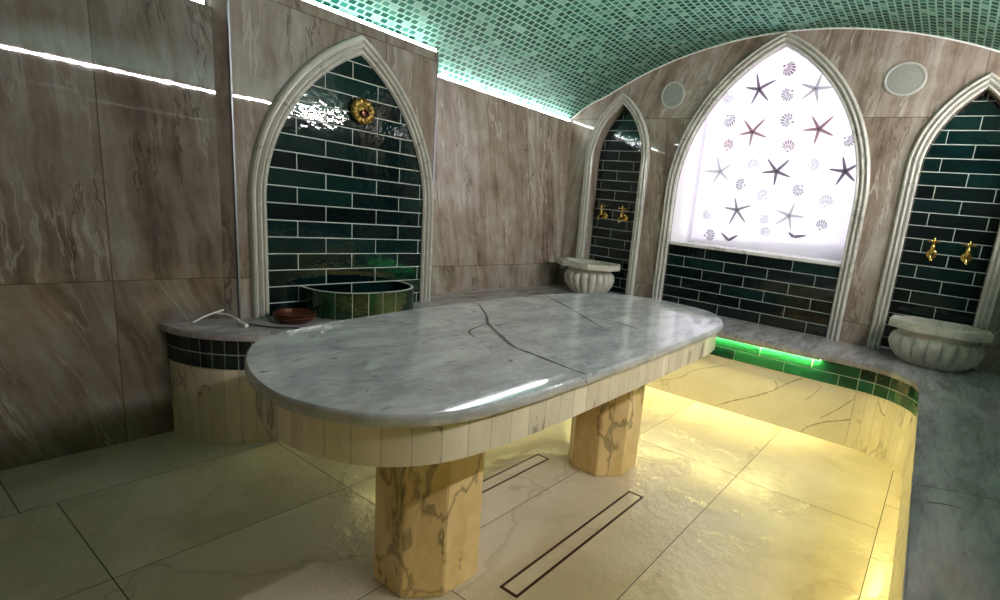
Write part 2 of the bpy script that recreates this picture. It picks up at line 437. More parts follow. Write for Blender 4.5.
def path_panel(path, z0, z1, thick=.02, step=.03):
    """vertical curved slab along a path with arc-length UV"""
    f, L = path_frame(path); bm = bmesh.new(); uv = bm.loops.layers.uv.new('UVMap')
    n = max(2, int(L/step)); cols = []
    for i in range(n+1):
        s = L*i/n; p, nn = f(s); b = p-nn*thick
        cols.append((s, [bm.verts.new((p.x, p.y, z0)), bm.verts.new((p.x, p.y, z1)), bm.verts.new((b.x, b.y, z1)), bm.verts.new((b.x, b.y, z0))]))
    for (s0, a), (s1, b) in zip(cols, cols[1:]):
        for k in range(4):
            j = (k+1) % 4; ff = bm.faces.new((a[k], b[k], b[j], a[j]))
            for l in ff.loops: l[uv].uv = (s0 if l.vert in a else s1, l.vert.co.z)
    bm.faces.new(cols[0][1]); bm.faces.new(cols[-1][1][::-1])
    bmesh.ops.recalc_face_normals(bm, faces=bm.faces)
    return bm
def poly_slab(outer, holes, to3, d0, d1, mi=0):
    """filled polygon with holes, extruded from depth d0 to d1"""
    bm = bmesh.new(); edges = []
    for loop in [outer]+holes:
        V = [bm.verts.new((p[0], p[1], 0)) for p in loop]
        edges += [bm.edges.new((V[i-1], V[i])) for i in range(len(V))]
    bmesh.ops.triangle_fill(bm, use_beauty=True, use_dissolve=False, edges=edges)
    geo = bmesh.ops.extrude_face_region(bm, geom=list(bm.faces))
    top = {v for v in geo['geom'] if isinstance(v, bmesh.types.BMVert)}
    for v in bm.verts:
        v.co = to3(v.co.x, v.co.y, d1 if v in top else d0)
    bmesh.ops.recalc_face_normals(bm, faces=bm.faces)
    for f in bm.faces: f.material_index = mi
    return bm

# ------------------------------------------------------------------ layout (metres)
XA, XB, XC, YD = -2.838, -2.79, -3.0, 3.89
ZB = .52                                   # bench top
XR, YN = .70, -1.15                        # right wall, wall behind the camera
VC, VZ, VR, VG = -1.147, -.652, 3.2, .036  # vault circle, gap of the shadow line
vz = lambda x: VZ+sqrt(VR*VR-(x-VC)**2)
def vr(a):                                  # the vault lifts a little at its springing to leave room for the light
    k = min(1., max(0., (abs(cos(a))*VR-1.45)/.30)); return VR+VG*k*k*(3-2*k)
DW = lambda u, v, d: (u, YD-d, v)          # back wall plane, d towards the room
BW = lambda u, v, d: (XB+d, u, v)          # left block plane
YNI = 3.985                                # niche tile plane

# ------------------------------------------------------------------ room shell
# floor: joints cut between large tiles
bm = bmesh.new(); lay = bm.faces.layers.float.new('rnd')
add_box(bm, -3.1, .9, YN-.1, 4.1, -.06, -.0025, mi=1)
xs = [-3.1, -2.44, -1.85, -1.2555, -.66, -.02, .9]
cuts = [[-.9, .3, 1.5, 2.7], [-.33, .39, 1.118, 2.3, 3.5], [.39, 1.118, 2.45, 3.4], [-.2, 1.0, 2.45], [-.05, 1.15, 2.43, 3.6], [.3, 1.5, 2.7]]
for (a, b), cy in zip(zip(xs, xs[1:]), cuts):
    ys = [YN-.1]+[c for c in cy]+[4.1]
    for c, d in zip(ys, ys[1:]):
        rv = random.random(); g = .0017
        vs = [bm.verts.new(p) for p in ((a+g, c+g, 0), (b-g, c+g, 0), (b-g, d-g, 0), (a+g, d-g, 0))]
        f = bm.faces.new(vs); f[lay] = rv
struct('floor', bm, [M['floor'], M['grout_dark']])

# left walls
bm = box(XC-.12, XA, YN, 1.09, -.05, 1.885, bev=0)
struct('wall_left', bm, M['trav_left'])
# block that carries the big niche, with a canted return at its near edge
bm = poly_slab([(XC-.12, 1.0905), (XA+.001, 1.0905), (XB, 1.135), (XB, 2.245), (XC-.12, 2.245)], [], lambda u, v, d: (u, v, d), -.05, 2.035)
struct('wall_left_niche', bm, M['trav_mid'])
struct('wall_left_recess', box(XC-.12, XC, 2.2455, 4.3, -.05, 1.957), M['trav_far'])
# support behind the ledges up to the vault
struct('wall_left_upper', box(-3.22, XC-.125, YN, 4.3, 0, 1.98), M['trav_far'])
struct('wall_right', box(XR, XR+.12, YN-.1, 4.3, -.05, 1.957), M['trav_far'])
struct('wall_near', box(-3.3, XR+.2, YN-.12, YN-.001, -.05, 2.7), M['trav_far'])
# steel edge strip on the corner
struct('trim_1', box(XB-.006, XB+.004, 1.129, 1.139, ZB, 2.035, bev=.002), M['steel_edge'])
struct('trim_2', box(XB-.003, XB+.005, 2.238, 2.249, ZB, 2.035), M['chrome'])

# back wall with three pointed openings
WIN = dict(c=-1.257, zs=1.42); NL = dict(c=-2.495, zs=1.64); NR = dict(c=-.033, zs=1.68)
hole = lambda c, hw, zs, ap: arch_pts(c, hw, -.04, zs, ap)
arc = [(VC+(VR)*cos(a), VZ+(VR)*sin(a)) for a in [radians(125.9)+(radians(54.1)-radians(125.9))*i/60 for i in range(61)]]
arc2 = [(VC+(VR+VG+.01)*cos(a), VZ+(VR+VG+.01)*sin(a)) for a in [radians(126.4)+(radians(53.6)-radians(126.4))*i/60 for i in range(61)]]
outer = [(arc2[0][0], -.05)]+arc2+[(arc2[-1][0], -.05)]
bm = poly_slab(outer, [hole(WIN['c'], .653, WIN['zs'], 2.455), hole(NL['c'], .243, NL['zs'], 2.10), hole(NR['c'], .232, NR['zs'], 2.14)], DW, 0., -.02)
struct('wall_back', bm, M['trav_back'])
# white line between wall and vault
bm = bmesh.new(); rings = []
for k in range(81):
    a = radians(125.2)+(radians(54.8)-radians(125.2))*k/80; r0, r1 = vr(a)+.004, vr(a)-.008
    o, i = (VC+r0*cos(a), VZ+r0*sin(a)), (VC+r1*cos(a), VZ+r1*sin(a))
    rings.append([(o[0], YD-.005, o[1]), (i[0], YD-.005, i[1]), (i[0], YD+.01, i[1]), (o[0], YD+.01, o[1])])
ring_loft(bm, rings, True, True, True); bmesh.ops.recalc_face_normals(bm, faces=bm.faces)
struct('trim_3', bm, M['white_trim'])

# vault
bm = bmesh.new(); uvl = bm.loops.layers.uv.new('UVMap')
A0, A1 = radians(127), radians(53); NA = 96; ring = []
for i in range(NA+1):
    a = A0+(A1-A0)*i/NA
    ring.append((a, [(VC+r*cos(a), y, VZ+r*sin(a)) for r, y in ((vr(a), YN-.1), (vr(a), YD+.12), (VR+.14, YD+.12), (VR+.14, YN-.1))]))
R = [(a, [bm.verts.new(p) for p in q]) for a, q in ring]
for (a0, p), (a1, q) in zip(R, R[1:]):
    for k in range(4):
        j = (k+1) % 4; f = bm.faces.new((p[k], p[j], q[j], q[k])); f.smooth = k in (0, 2)
        for l in f.loops:
            aa = a0 if l.vert in p else a1; l[uvl].uv = (aa*VR, l.vert.co.y)
bm.faces.new(R[0][1]); bm.faces.new(R[-1][1][::-1])
bmesh.ops.recalc_face_normals(bm, faces=bm.faces)
struct('ceiling', bm, M['mosaic'])

def liner(c, hw, zs, ap, y1):
    o = arch_pts(c, hw+.03, ZB-.03, zs, ap+.03); i = arch_pts(c, hw, ZB-.03, zs, ap); bm = bmesh.new(); y0 = YD+.0005
    ring_loft(bm, [[(p[0], y, p[1]) for p in q] for q, y in ((i, y0), (i, y1), (o, y1), (o, y0), (i, y0))], False)
    bmesh.ops.recalc_face_normals(bm, faces=bm.faces); return bm
struct('trim_7', liner(NL['c'], .2432, NL['zs'], 2.1003, YNI+.05), M['trav_far'])
struct('trim_8', liner(NR['c'], .2322, NR['zs'], 2.1403, YNI+.05), M['trav_far'])
# tiled backs of the niches and the tiled wall under the window
def niche_back(name, a, hw, ap, y, u0, v0, L):
    out = arch_pts(a['c'], hw, .53, a['zs'], ap, 14, 1)
    pl = lambda u, v, d: (u, y-d, v)
    return struct(name, brick_panel(out, u0, v0, L, .083, pl, .04), [M['tile'], M['grout']])
niche_back('wall_back_niche', NL, .2425, 2.099, YNI, -2.535, .995, .315)
niche_back('wall_back_niche.001', NR, .2315, 2.139, YNI, -.010-.157, 1.012, .313)
struct('wall_back_tiling', brick_panel([(-1.913, ZB), (-.604, ZB), (-.604, 1.02), (-1.913, 1.02)], -1.76, .522, .336, .0838, lambda u, v, d: (u, YD+.012-d, v), .12), [M['tile'], M['grout']])
struct('trim_4', brick_panel(arch_pts(1.712, .456, ZB, 1.09, 1.880, 14, 1), 1.409, .0005+.584, .2935, .0833, BW, .001), [M['tile'], M['grout']])

# window: rectangular white recess behind the arch, sill, frame, pane
RX0, RX1, RZ = -1.925, -.590, 2.62
bm = box(RX0-.03, RX0, YD+.021, 4.45, 1.02, RZ+.03); add_box(bm, RX1, RX1+.03, YD+.021, 4.45, 1.02, RZ+.03); add_box(bm, RX0, RX1, YD+.021, 4.45, RZ, RZ+.03)
struct('trim_5', bm, M['reveal'])
struct('trim_6', box(-1.909, -.605, YD-.016, 4.45, 1.022, 1.046, bev=.004), M['sill'])
rect = lambda a, b, c, d: [(a, c), (b, c), (b, d), (a, d)]
win = struct('window_1', poly_slab(rect(RX0+.001, RX1-.001, 1.047, RZ-.001), [rect(RX0+.055, RX1-.055, 1.10, RZ-.055)], lambda u, v, d: (u, d, v), 4.36, 4.42), M['white_trim'])
obj('mullion', box(WIN['c']-.02, WIN['c']+.02, 4.37, 4.41, 1.10, RZ-.055), M['white_trim'], win)
bm = bmesh.new(); bm.faces.new([bm.verts.new((u, 4.395, v)) for u, v in rect(RX0+.05, RX1-.05, 1.095, RZ-.05)])
g = bmesh.ops.extrude_face_region(bm, geom=list(bm.faces))
bmesh.ops.translate(bm, verts=[v for v in g['geom'] if isinstance(v, bmesh.types.BMVert)], vec=(0, .008, 0)); bmesh.ops.recalc_face_normals(bm, faces=bm.faces)
obj('pane', bm, M['daylight'], win)

# ------------------------------------------------------------------ arch surrounds
PROF = [(0., .0006), (0., .016), (.07, .030), (.17, .036), (.27, .030), (.32, .016), (.38, .016), (.42, .028), (.52, .038), (.62, .032), (.68, .014), (.74, .012), (.78, .024), (.90, .028), (1., .016), (1., .0006)]
def arch_frame(label, cen, ho, hi, zs, ao, ai, pl, z0, dep=1., base=0.):
    O, I = arch_pts(cen, ho, z0, zs, ao, 18, 5), arch_pts(cen, hi, z0, zs, ai, 18, 5)
    rings = []
    for t, d in PROF:
        rings.append([pl(a[0]+(b[0]-a[0])*t, a[1]+(b[1]-a[1])*t, d*dep+base) for a, b in zip(O, I)])
    rings.append(rings[0])
    bm = bmesh.new(); RR = ring_loft(bm, rings, False)
    bm.faces.new([r[0] for r in RR[:-1]]); bm.faces.new([r[-1] for r in RR[:-1]][::-1])
    bmesh.ops.remove_doubles(bm, verts=bm.verts, dist=1e-5)
    bmesh.ops.recalc_face_normals(bm, faces=bm.faces)
    return tag(obj('arch_surround', bm, M['marble_frame'], smooth=True, angle=22), label, 'arch', 'marble arch surrounds')
arch_frame('carved pale marble arch around the tiled wall with the brass ornament', 1.712, .527, .452, 1.09, 1.976, 1.877, BW, ZB+.001)
arch_frame('narrow carved marble arch in the room corner, above the smaller fluted basin', NL['c'], .315, .243, NL['zs'], 2.185, 2.10, DW, ZB+.001)
arch_frame('largest pale marble arch, framing the bright window with the starfish curtain', WIN['c'], .736, .653, WIN['zs'], 2.542, 2.455, DW, ZB+.001)
arch_frame('carved marble arch cut by the right edge of the photo, beside the window arch', NR['c'], .312, .232, NR['zs'], 2.225, 2.14, DW, ZB+.001)

# ------------------------------------------------------------------ bench around the sunken floor
XF, YF = -2.36, 3.32
fil = [(.035-.33+.33*sin(a), YF-.33+.33*cos(a)) for a in [radians(90)*i/12 for i in range(13)]]     # far-right rounded corner
fil = [(x, y) for x, y in fil]
qc = [(XA+.46-.46*cos(a)-.0, 1.31-.46*sin(a)) for a in []]
nearq = [(XA+.43*sin(a), 1.30-.44*cos(a)) for a in [radians(90)*i/14 for i in range(15)]]           # rounded near end of the left arm
front = nearq+[(XF-.05, 1.8), (XF-.05, YF)]+[(-1.8, YF), (-1.0, YF)]+fil+[(.06, 2.0), (.085, 1.2), (.11, 0.), (.12, YN+.01)]
# dense front path: left side first (outside of the bench is to the right of travel)
left_path = nearq+[(XA+.43, y) for y in (1.6, 2.2, 2.8, YF)]
far_path = [(x, YF) for x in (-2.39, -2.0, -1.5, -1.0, -.6, -.296)]
led_path = [(x, YF) for x in (-2.39, -2.0, -1.5, -1.0, -.52)]
right_path = [(.034, YF-.34), (.055, 2.3), (.075, 1.5), (.1, .4), (.12, YN+.01)]
bench = thing('marble_bench', 'low grey marble bench with green tile band, running round three sides of the room', 'bench', (-1.2, 3.6, 0))
# top slabs: outline with lip
lip = .028
L1 = [(XA-.0+.0, 1.30-.44-lip)]
top_out = [(XA+.001, 1.30-.44-lip)]+[(XA+(.43+lip)*sin(a), 1.30-(.44+lip)*cos(a)) for a in [radians(90)*i/14 for i in range(1, 15)]]
top_out += [(XA+.43+lip, 2.2), (XA+.43+lip, YF-lip), (-1.6, YF-lip), (-.9, YF-lip)]
top_out += [(-.296+(.33-lip)*sin(a), YF-.33+(.33-lip)*cos(a)) for a in [radians(90)*i/12 for i in range(13)]]
top_out += [(.058-lip, 2.2), (.083-lip, 1.3), (.118-lip, 0.), (.13-lip, YN+.005), (XR-.002, YN+.005), (XR-.002, YD-.002),
            (XC+.002, YD-.002), (XC+.002, 2.25), (XB+.0, 2.25), (XB+.0, 1.137), (XA+.001, 1.137)]
bm = poly_slab(top_out, [], lambda u, v, d: (u, v, d), ZB-.030, ZB)
bmesh.ops.bevel(bm, geom=[e for e in bm.edges if len(e.link_faces) == 2 and abs(e.link_faces[0].normal.z-e.link_faces[1].normal.z) > .5], offset=.005, segments=2, affect='EDGES')
obj('bench_top', bm, M['marble_bench'], bench)
# floor of the niches, level with the bench
for k, (c, hw) in enumerate(((NL['c'], .24), (NR['c'], .229))):
    obj('niche_slab', box(c-hw, c+hw, YD-.001, YNI-.002, ZB-.03, ZB), M['marble_bench'], bench)
# fronts
ZT = .352
obj('front_panel', path_panel(left_path, 0, ZT, .03), M['marble_stave'], bench)
bm = path_panel(far_path, 0, ZT, .03)
for pl, w in (([(-1.129, .004), (-1.012, .075), (-.93, .118), (-.835, .172), (-.745, .233), (-.675, .296), (-.603, .346)], .005),
              ([(-.55, .004), (-.519, .049), (-.437, .107), (-.341, .149), (-.298, .17)], .006), ([(-.457, .129), (-.381, .203), (-.333, .259), (-.299, .30)], .004),
              ([(-.771, .287), (-.741, .26), (-.753, .231)], .004), ([(-.565, .216), (-.514, .273), (-.487, .331)], .003), ([(-1.6, .05), (-1.4, .14), (-1.3, .22), (-1.1, .30)], .003)):
    P = catmull([(*p, 0) for p in pl], 6, False); n = len(P); a, b = [], []
    for i, p in enumerate(P):
        q = (P[min(i+1, n-1)]-P[max(i-1, 0)]).normalized(); ww = w*(.35+.65*random.random())
        a.append((p.x-q.y*ww, YF-.0004, p.y+q.x*ww)); b.append((p.x+q.y*ww, YF-.0004, p.y-q.x*ww))
    ring_loft(bm, [b, a], False, mi=1)
obj('front_panel', bm, [M['marble_cream'], M['marble_line']], bench)
obj('front_panel', path_panel(fil, 0, ZT, .03), M['marble_stave'], bench)
obj('front_panel', path_panel(right_path, 0, ZT, .03), M['marble_cream'], bench)
HT = (ZB-.0305-ZT)/2
sq = lambda w: (lambda r, L: [(k*w, (k+1)*w) for k in range(int(L/w)+1)])
brick = lambda w, o: (lambda r, L: [(o+(k+(.5 if r == 0 else 0))*w, o+(k+1+(.5 if r == 0 else 0))*w) for k in range(-2, int(L/w)+2)])
obj('tile_band', path_tiles(left_path, sq(.0525), ZT, HT, 2), [M['tile'], M['grout']], bench)
obj('tile_band', path_tiles(far_path, brick(.322, 2.39-.885-.644*2), ZT, HT, 2), [M['tile_bench'], M['grout']], bench)
obj('tile_band', path_tiles(fil, sq(.0864), ZT, HT, 2), [M['tile_bench'], M['grout']], bench)
obj('tile_band', path_tiles(right_path, brick(.322, .1), ZT, HT, 2), [M['tile_bench'], M['grout']], bench)
# joints of the top slabs
def ribbon(bm, pts, z, w0, w1=None):
    P = catmull([(*p, 0) for p in pts], 6, False); n = len(P)
    a, b = [], []
    for i, p in enumerate(P):
        t = (P[min(i+1, n-1)]-P[max(i-1, 0)]).normalized(); k = 1-abs(2*i/(n-1)-1)**2
        w = (w0 if w1 is None else w1+(w0-w1)*k)*(.75+.5*random.random())
        a.append((p.x-t.y*w, p.y+t.x*w, z)); b.append((p.x+t.y*w, p.y-t.x*w, z))
    ring_loft(bm, [a, b], False); bmesh.ops.recalc_face_normals(bm, faces=bm.faces)
    for f in bm.faces:
        if f.normal.z < 0: f.normal_flip()
bm = bmesh.new(); ribbon(bm, [(.055, 1.742), (.158, 1.785), (.30, 1.83), (.69, 1.95)], ZB+.0004, .0022); obj('slab_joint', bm, M['grout_dark'], bench)
bm = bmesh.new(); ribbon(bm, [(.075, 1.63), (.12, 1.66), (.17, 1.675)], ZB+.0004, .004, .001); obj('slab_joint', bm, M['grout_dark'], bench)
bm = bmesh.new(); ribbon(bm, [(-2.98, 2.5), (-2.75, 2.62), (-2.60, 2.55), (-2.42, 2.60)], ZB+.0004, .0035, .001); obj('slab_joint', bm, M['grout_dark'], bench)
bm = bmesh.new(); ribbon(bm, [(-.29, YF-lip), (-.30, 3.6), (-.31, 3.86)], ZB+.0004, .0012); obj('slab_joint', bm, M['grout_dark'], bench)
bm = bmesh.new(); ribbon(bm, [(-1.0, 3.60), (-.9, 3.64), (-.86, 3.60)], ZB+.0004, .004, .001); obj('slab_joint', bm, M['grout_dark'], bench)
# light strips tucked under the lip
def under_led(path, mat='led_warm', z=ZB-.0305):
    f, L = path_frame(path); n = max(2, int(L/.08)); A, B = bmesh.new(), bmesh.new(); ra, rb = [], []
    for i in range(n+1):
        p, nn = f(L*i/n); a, b, c, d = p+nn*.0075, p+nn*.0085, p+nn*.0185, p+nn*.0195
        ra.append([(a.x, a.y, z), (a.x, a.y, z-.007), (b.x, b.y, z-.007), (b.x, b.y, z-.004), (c.x, c.y, z-.004), (c.x, c.y, z-.007), (d.x, d.y, z-.007), (d.x, d.y, z)])
        rb.append([(b.x, b.y, z-.0042), (b.x, b.y, z-.0055), (c.x, c.y, z-.0055), (c.x, c.y, z-.0042)])
    for bm, r in ((A, ra), (B, rb)):
        ring_loft(bm, r, True, True, True); bmesh.ops.recalc_face_normals(bm, faces=bm.faces)
    o = obj('light_strip', A, M['chrome'], bench); obj('diffuser', B, M[mat], o)
under_led(led_path)
under_led(right_path, 'led_side')
under_led([(XA+.43, 1.5), (XA+.43, 2.4), (XA+.43, 3.28)], 'led_shade')

# ------------------------------------------------------------------ marble table
ZTOP = .766
tb = thing('massage_table', 'long oval grey marble table on two octagonal stone legs in the middle of the floor', 'table', (-1.22, 1.56, 0))
tp = [(-1.05, .513), (-.895, .576), (-.80, .69), (-.765, .86), (-.757, 1.15), (-.765, 1.7), (-.785, 2.2), (-.84, 2.40), (-.96, 2.56), (-1.13, 2.625), (-1.33, 2.625), (-1.50, 2.55),
      (-1.62, 2.38), (-1.68, 2.15), (-1.70, 1.80), (-1.685, 1.40), (-1.65, 1.10), (-1.61, .87), (-1.54, .68), (-1.40, .575), (-1.22, .516)]
T = [Vector(p) for p in catmull(tp, 8)]; T = [Vector((p.x, p.y)) for p in T]
if area2(T) < 0: T = T[::-1]
def slab_rings(P, z0, z1, r):
    rg = []
    for k in range(7):
        a = pi*k/6-pi/2; rg.append((-r*.8+r*.8*cos(a), (z0+z1)/2+(z1-z0)/2*sin(a)))
    return rg
bm = bmesh.new()
rings = []
for d, z in [(-.010, ZTOP-.031), (-.003, ZTOP-.029), (0., ZTOP-.022), (0., ZTOP-.009), (-.002, ZTOP-.003), (-.006, ZTOP)]:
    rings.append([(p.x, p.y, z) for p in offset_loop(T, d)])
ring_loft(bm, rings, True, True, True); bmesh.ops.recalc_face_normals(bm, faces=bm.faces)
slab = obj('table_top', bm, M['marble_grey'], tb, smooth=True, angle=50)
z = ZTOP+.0004; M['dark_vein'] = NG('dark_marble_vein').out((.085, .095, .11), .06)
bm = bmesh.new(); ribbon(bm, [(-1.629, 1.575), (-1.453, 1.446), (-1.35, 1.355), (-1.201, 1.265), (-1.08, 1.199), (-.972, 1.18), (-.862, 1.162), (-.762, 1.15)], z, .007, .0025); obj('vein', bm, M['dark_vein'], tb)
bm = bmesh.new(); ribbon(bm, [(-1.68, 2.08), (-1.608, 2.031), (-1.437, 1.933), (-1.257, 1.818), (-1.061, 1.694)], z, .005, .001); obj('vein', bm, M['dark_vein'], tb)
bm = bmesh.new(); ribbon(bm, [(-1.35, 1.355), (-1.30, 1.22), (-1.22, 1.17)], z, .003, .001); obj('vein', bm, M['dark_vein'], tb)
bm = bmesh.new(); ribbon(bm, [(-1.257, 1.818), (-1.1, 1.85), (-.95, 1.80)], z, .003, .001); obj('vein', bm, M['dark_vein'], tb)
# apron of upright staves
ap = offset_loop(T, -.022); ai = offset_loop(T, -.052)
bm = bmesh.new(); uv = bm.loops.layers.uv.new('UVMap'); s = 0.; n = len(ap); cols = []
for i in range(n+1):
    p, q = ap[i % n], ai[i % n]
    if i: s += (ap[i % n]-ap[i-1]).length
    cols.append((s, [(p.x, p.y, ZTOP-.0312), (p.x, p.y, ZTOP-.125), (q.x, q.y, ZTOP-.125), (q.x, q.y, ZTOP-.0312)]))
for (s0, a), (s1, b) in zip(cols, cols[1:]):
    for k in range(4):
        j = (k+1) % 4; vs = [bm.verts.new(v) for v in (a[k], b[k], b[j], a[j])]; f = bm.faces.new(vs)
        for l, ss in zip(f.loops, (s0, s1, s1, s0)): l[uv].uv = (ss, l.vert.co.z)
bmesh.ops.remove_doubles(bm, verts=bm.verts, dist=1e-5); bmesh.ops.recalc_face_normals(bm, faces=bm.faces)
obj('apron', bm, M['marble_stave'], tb, smooth=True, angle=30)
obj('support_slab', poly_slab([tuple(p) for p in offset_loop(T, -.053)], [], lambda u, v, d: (u, v, d), ZTOP-.090, ZTOP-.032), M['marble_leg'], tb)
for cy in (1.035, 2.085):
    w, ch = .156, .086
    O = [(-w, -w+ch), (-w+ch, -w), (w-ch, -w), (w, -w+ch), (w, w-ch), (w-ch, w), (-w+ch, w), (-w, w-ch)]
    bm = bmesh.new()
    ring_loft(bm, [[(-1.236+x*k, cy+y*k, zz) for x, y in O] for k, zz in ((1., .001), (1., ZTOP-.0905))], True, True, True)
    bmesh.ops.recalc_face_normals(bm, faces=bm.faces)
    bmesh.ops.bevel(bm, geom=list(bm.edges), offset=.003, segments=2, affect='EDGES')
    obj('leg', bm, M['marble_leg'], tb)

# ------------------------------------------------------------------ fluted wash basins
def wash_basin(label, cx, cy, hw, yf, back, zt, rz, rx, ry):
    t = thing('wash_basin', label, 'basin', (cx, cy, ZB), 'fluted marble wash basins')
    # octagonal rim slab with a hollow
    O = [(cx-back, YD+.02), (cx-back, YD-.045), (cx-hw, YD-.10), (cx-hw-.005, yf+.10), (cx-hw*.5, yf), (cx+hw*.5, yf), (cx+hw+.005, yf+.10), (cx+hw, YD-.10), (cx+back, YD-.045), (cx+back, YD+.02)]
    my = (yf+YD)/2+.01
    Hh = [(cx+hw*.72*cos(a)*(1+.12*cos(2*a)), my+(YD-yf)*.36*sin(a)) for a in [2*pi*i/36 for i in range(36)]]
    bm = poly_slab(O, [Hh], lambda u, v, d: (u, v, d), zt-rz, zt)
    bmesh.ops.bevel(bm, geom=[e for e in bm.edges if len(e.link_faces) == 2 and e.calc_face_angle(0) > .6], offset=.0025, segments=2, affect='EDGES')
    obj('rim', bm, M['marble_basin'], t)
    h = zt-rz-ZB
    prof = [(.60, 0., .3), (.76, h*.10, 1.), (.93, h*.32, 1.), (1., h*.55, 1.), (.985, h*.70, 1.), (.93, h*.80, .85), (.85, h*.83, .2), (.84, h*.88, 0.), (.90, h*.97, 0.), (.93, h+.001, 0.),
            (.80, h+.001, 0.), (.74, h*.6, 0.), (.45, h*.3, 0.), (.05, h*.22, 0.)]
    bm = bmesh.new()
    lathe(bm, prof, (cx, cy, ZB), 288, 18, .15, rx, ry, cap=True)
    obj('bowl', bm, M['marble_basin'], t, smooth=True, angle=35)
    return t
wash_basin('small fluted marble wash basin on the bench in the far room corner', -2.545, 3.73, .265, 3.50, .19, .793, .046, .225, .205)
wash_basin('wider fluted marble wash basin on the bench below the rightmost tiled niche', .030, 3.70, .255, 3.50, .165, .775, .047, .250, .205)

# ------------------------------------------------------------------ brass taps
def make_tap(label, x, z):
    y = YNI-.007
    t = thing('brass_tap', label, 'tap', (x, y, z), 'brass taps in the niches')
    bm = bmesh.new(); lathe(bm, [(.030, 0.), (.030, .004), (.024, .010), (.012, .014)], (x, y, z), 24, axis='y'); obj('wall_plate', bm, M['gold'], t, smooth=True, angle=40)
    bm = bmesh.new(); tube(bm, [(x, y-.008, z), (x, y-.06, z), (x, y-.085, z-.004), (x, y-.10, z-.022), (x, y-.102, z-.04)], .0105, 12); obj('spout', bm, M['gold'], t, smooth=True, angle=60)
    bm = bmesh.new(); lathe(bm, [(.013, 0), (.017, .012), (.010, .022), (.014, .032), (.015, .045), (.008, .055), (.006, .066)], (x, y-.055, z+.002), 20); obj('valve_body', bm, M['gold'], t, smooth=True, angle=50)
    bm = bmesh.new()
    zc = z+.078
    for a in (.4, .4+pi/2):
        dx, dy = cos(a)*.030, sin(a)*.030
        tube(bm, [(x-dx, y-.055-dy, zc), (x+dx, y-.055+dy, zc)], .0048, 8)
        for s in (-1, 1): lathe(bm, [(.002, -.008), (.0075, -.004), (.0075, .004), (.002, .008)], (x+s*dx, y-.055+s*dy, zc), 12)
    lathe(bm, [(.007, -.014), (.009, 0), (.007, .014), (.004, .024)], (x, y-.055, zc), 12)
    obj('cross_handle', bm, M['gold'], t, smooth=True, angle=50)
for lab, x, z in (('brass cross-handle tap in the narrow corner niche, nearer the corner', -2.615, 1.188),
                  ('brass cross-handle tap in the narrow corner niche, nearer the window', -2.405, 1.185),
                  ('brass cross-handle tap in the niche over the bigger basin, nearer the window', -.103, 1.175),
                  ('brass cross-handle tap in the niche over the bigger basin, farther from the window', .082, 1.175)):
    make_tap(lab, x, z)

# ------------------------------------------------------------------ brass ornament (water spout) in the big niche
c = (XB+.008, 1.748, 1.60)
t = thing('wall_spout', 'round ornate brass wall spout on the dark tiles of the big arch', 'spout', c)
bm = bmesh.new(); n, k = 72, 14; rings = []
for i in range(n):
    a = 2*pi*i/n; R0 = .045*(1+.06*abs(sin(a*5))); r = .022*(1+.12*sin(a*15))
    rings.append([(c[0]+.014+r*.8*sin(2*pi*j/k), c[1]+(R0+r*cos(2*pi*j/k))*cos(a), c[2]+(R0+r*cos(2*pi*j/k))*sin(a)) for j in range(k)])
rings.append(rings[0]); ring_loft(bm, rings); bmesh.ops.remove_doubles(bm, verts=bm.verts, dist=1e-5); bmesh.ops.recalc_face_normals(bm, faces=bm.faces)
obj('rosette_ring', bm, M['ornate'], t, smooth=True)
bm = bmesh.new(); lathe(bm, [(.046, .0), (.044, .006), (.034, .010), (.02, .012)], c, 28, axis='x'); obj('back_plate', bm, M['ornate'], t, smooth=True)
bm = bmesh.new(); lathe(bm, [(.017, .010), (.017, .028), (.021, .032), (.021, .036), (.015, .037), (.014, .018), (.002, .018)], (c[0], c[1]+.006, c[2]-.01), 24, axis='x'); obj('nozzle', bm, [M['copper']], t, smooth=True, angle=40)
bm = bmesh.new(); tube(bm, [(c[0]+.012, c[1]-.02, c[2]+.03), (c[0]+.045, c[1]-.008, c[2]+.022), (c[0]+.05, c[1]+.004, c[2]+.004)], .009, 10, .006); obj('spout', bm, M['gold'], t, smooth=True, angle=50)

# ------------------------------------------------------------------ tiled tub in the big niche
t = thing('tiled_tub', 'half-round tub of dark green upright tiles on the bench below the big arch', 'tub', (XB+.15, 1.71, ZB))
cy0, ry0, rx0 = 1.71, .295, .30
def se(a): return (XB+.008+rx0*abs(sin(a))**.75, cy0-ry0*(1 if cos(a) > 0 else -1)*abs(cos(a))**.8)
tubpath = [se(pi*i/40) for i in range(41)]
HTB = .145
obj('tile_shell', path_tiles(tubpath, sq(.079), ZB+.001, HTB, 1), [M['tile_tub'], M['grout']], t)
fp, LL = path_frame(tubpath)
bm = bmesh.new(); rings = []
for i in range(61):
    p, nn = fp(LL*i/60); q = p-nn*.03; o = p+nn*.005; p = p-nn*.0105
    rings.append([(p.x, p.y, ZB+.001), (p.x, p.y, ZB+HTB), (q.x, q.y, ZB+HTB), (q.x, q.y, ZB+.001)])
ring_loft(bm, rings, True, True, True); bmesh.ops.recalc_face_normals(bm, faces=bm.faces)
obj('inner_wall', bm, M['tile'], t)

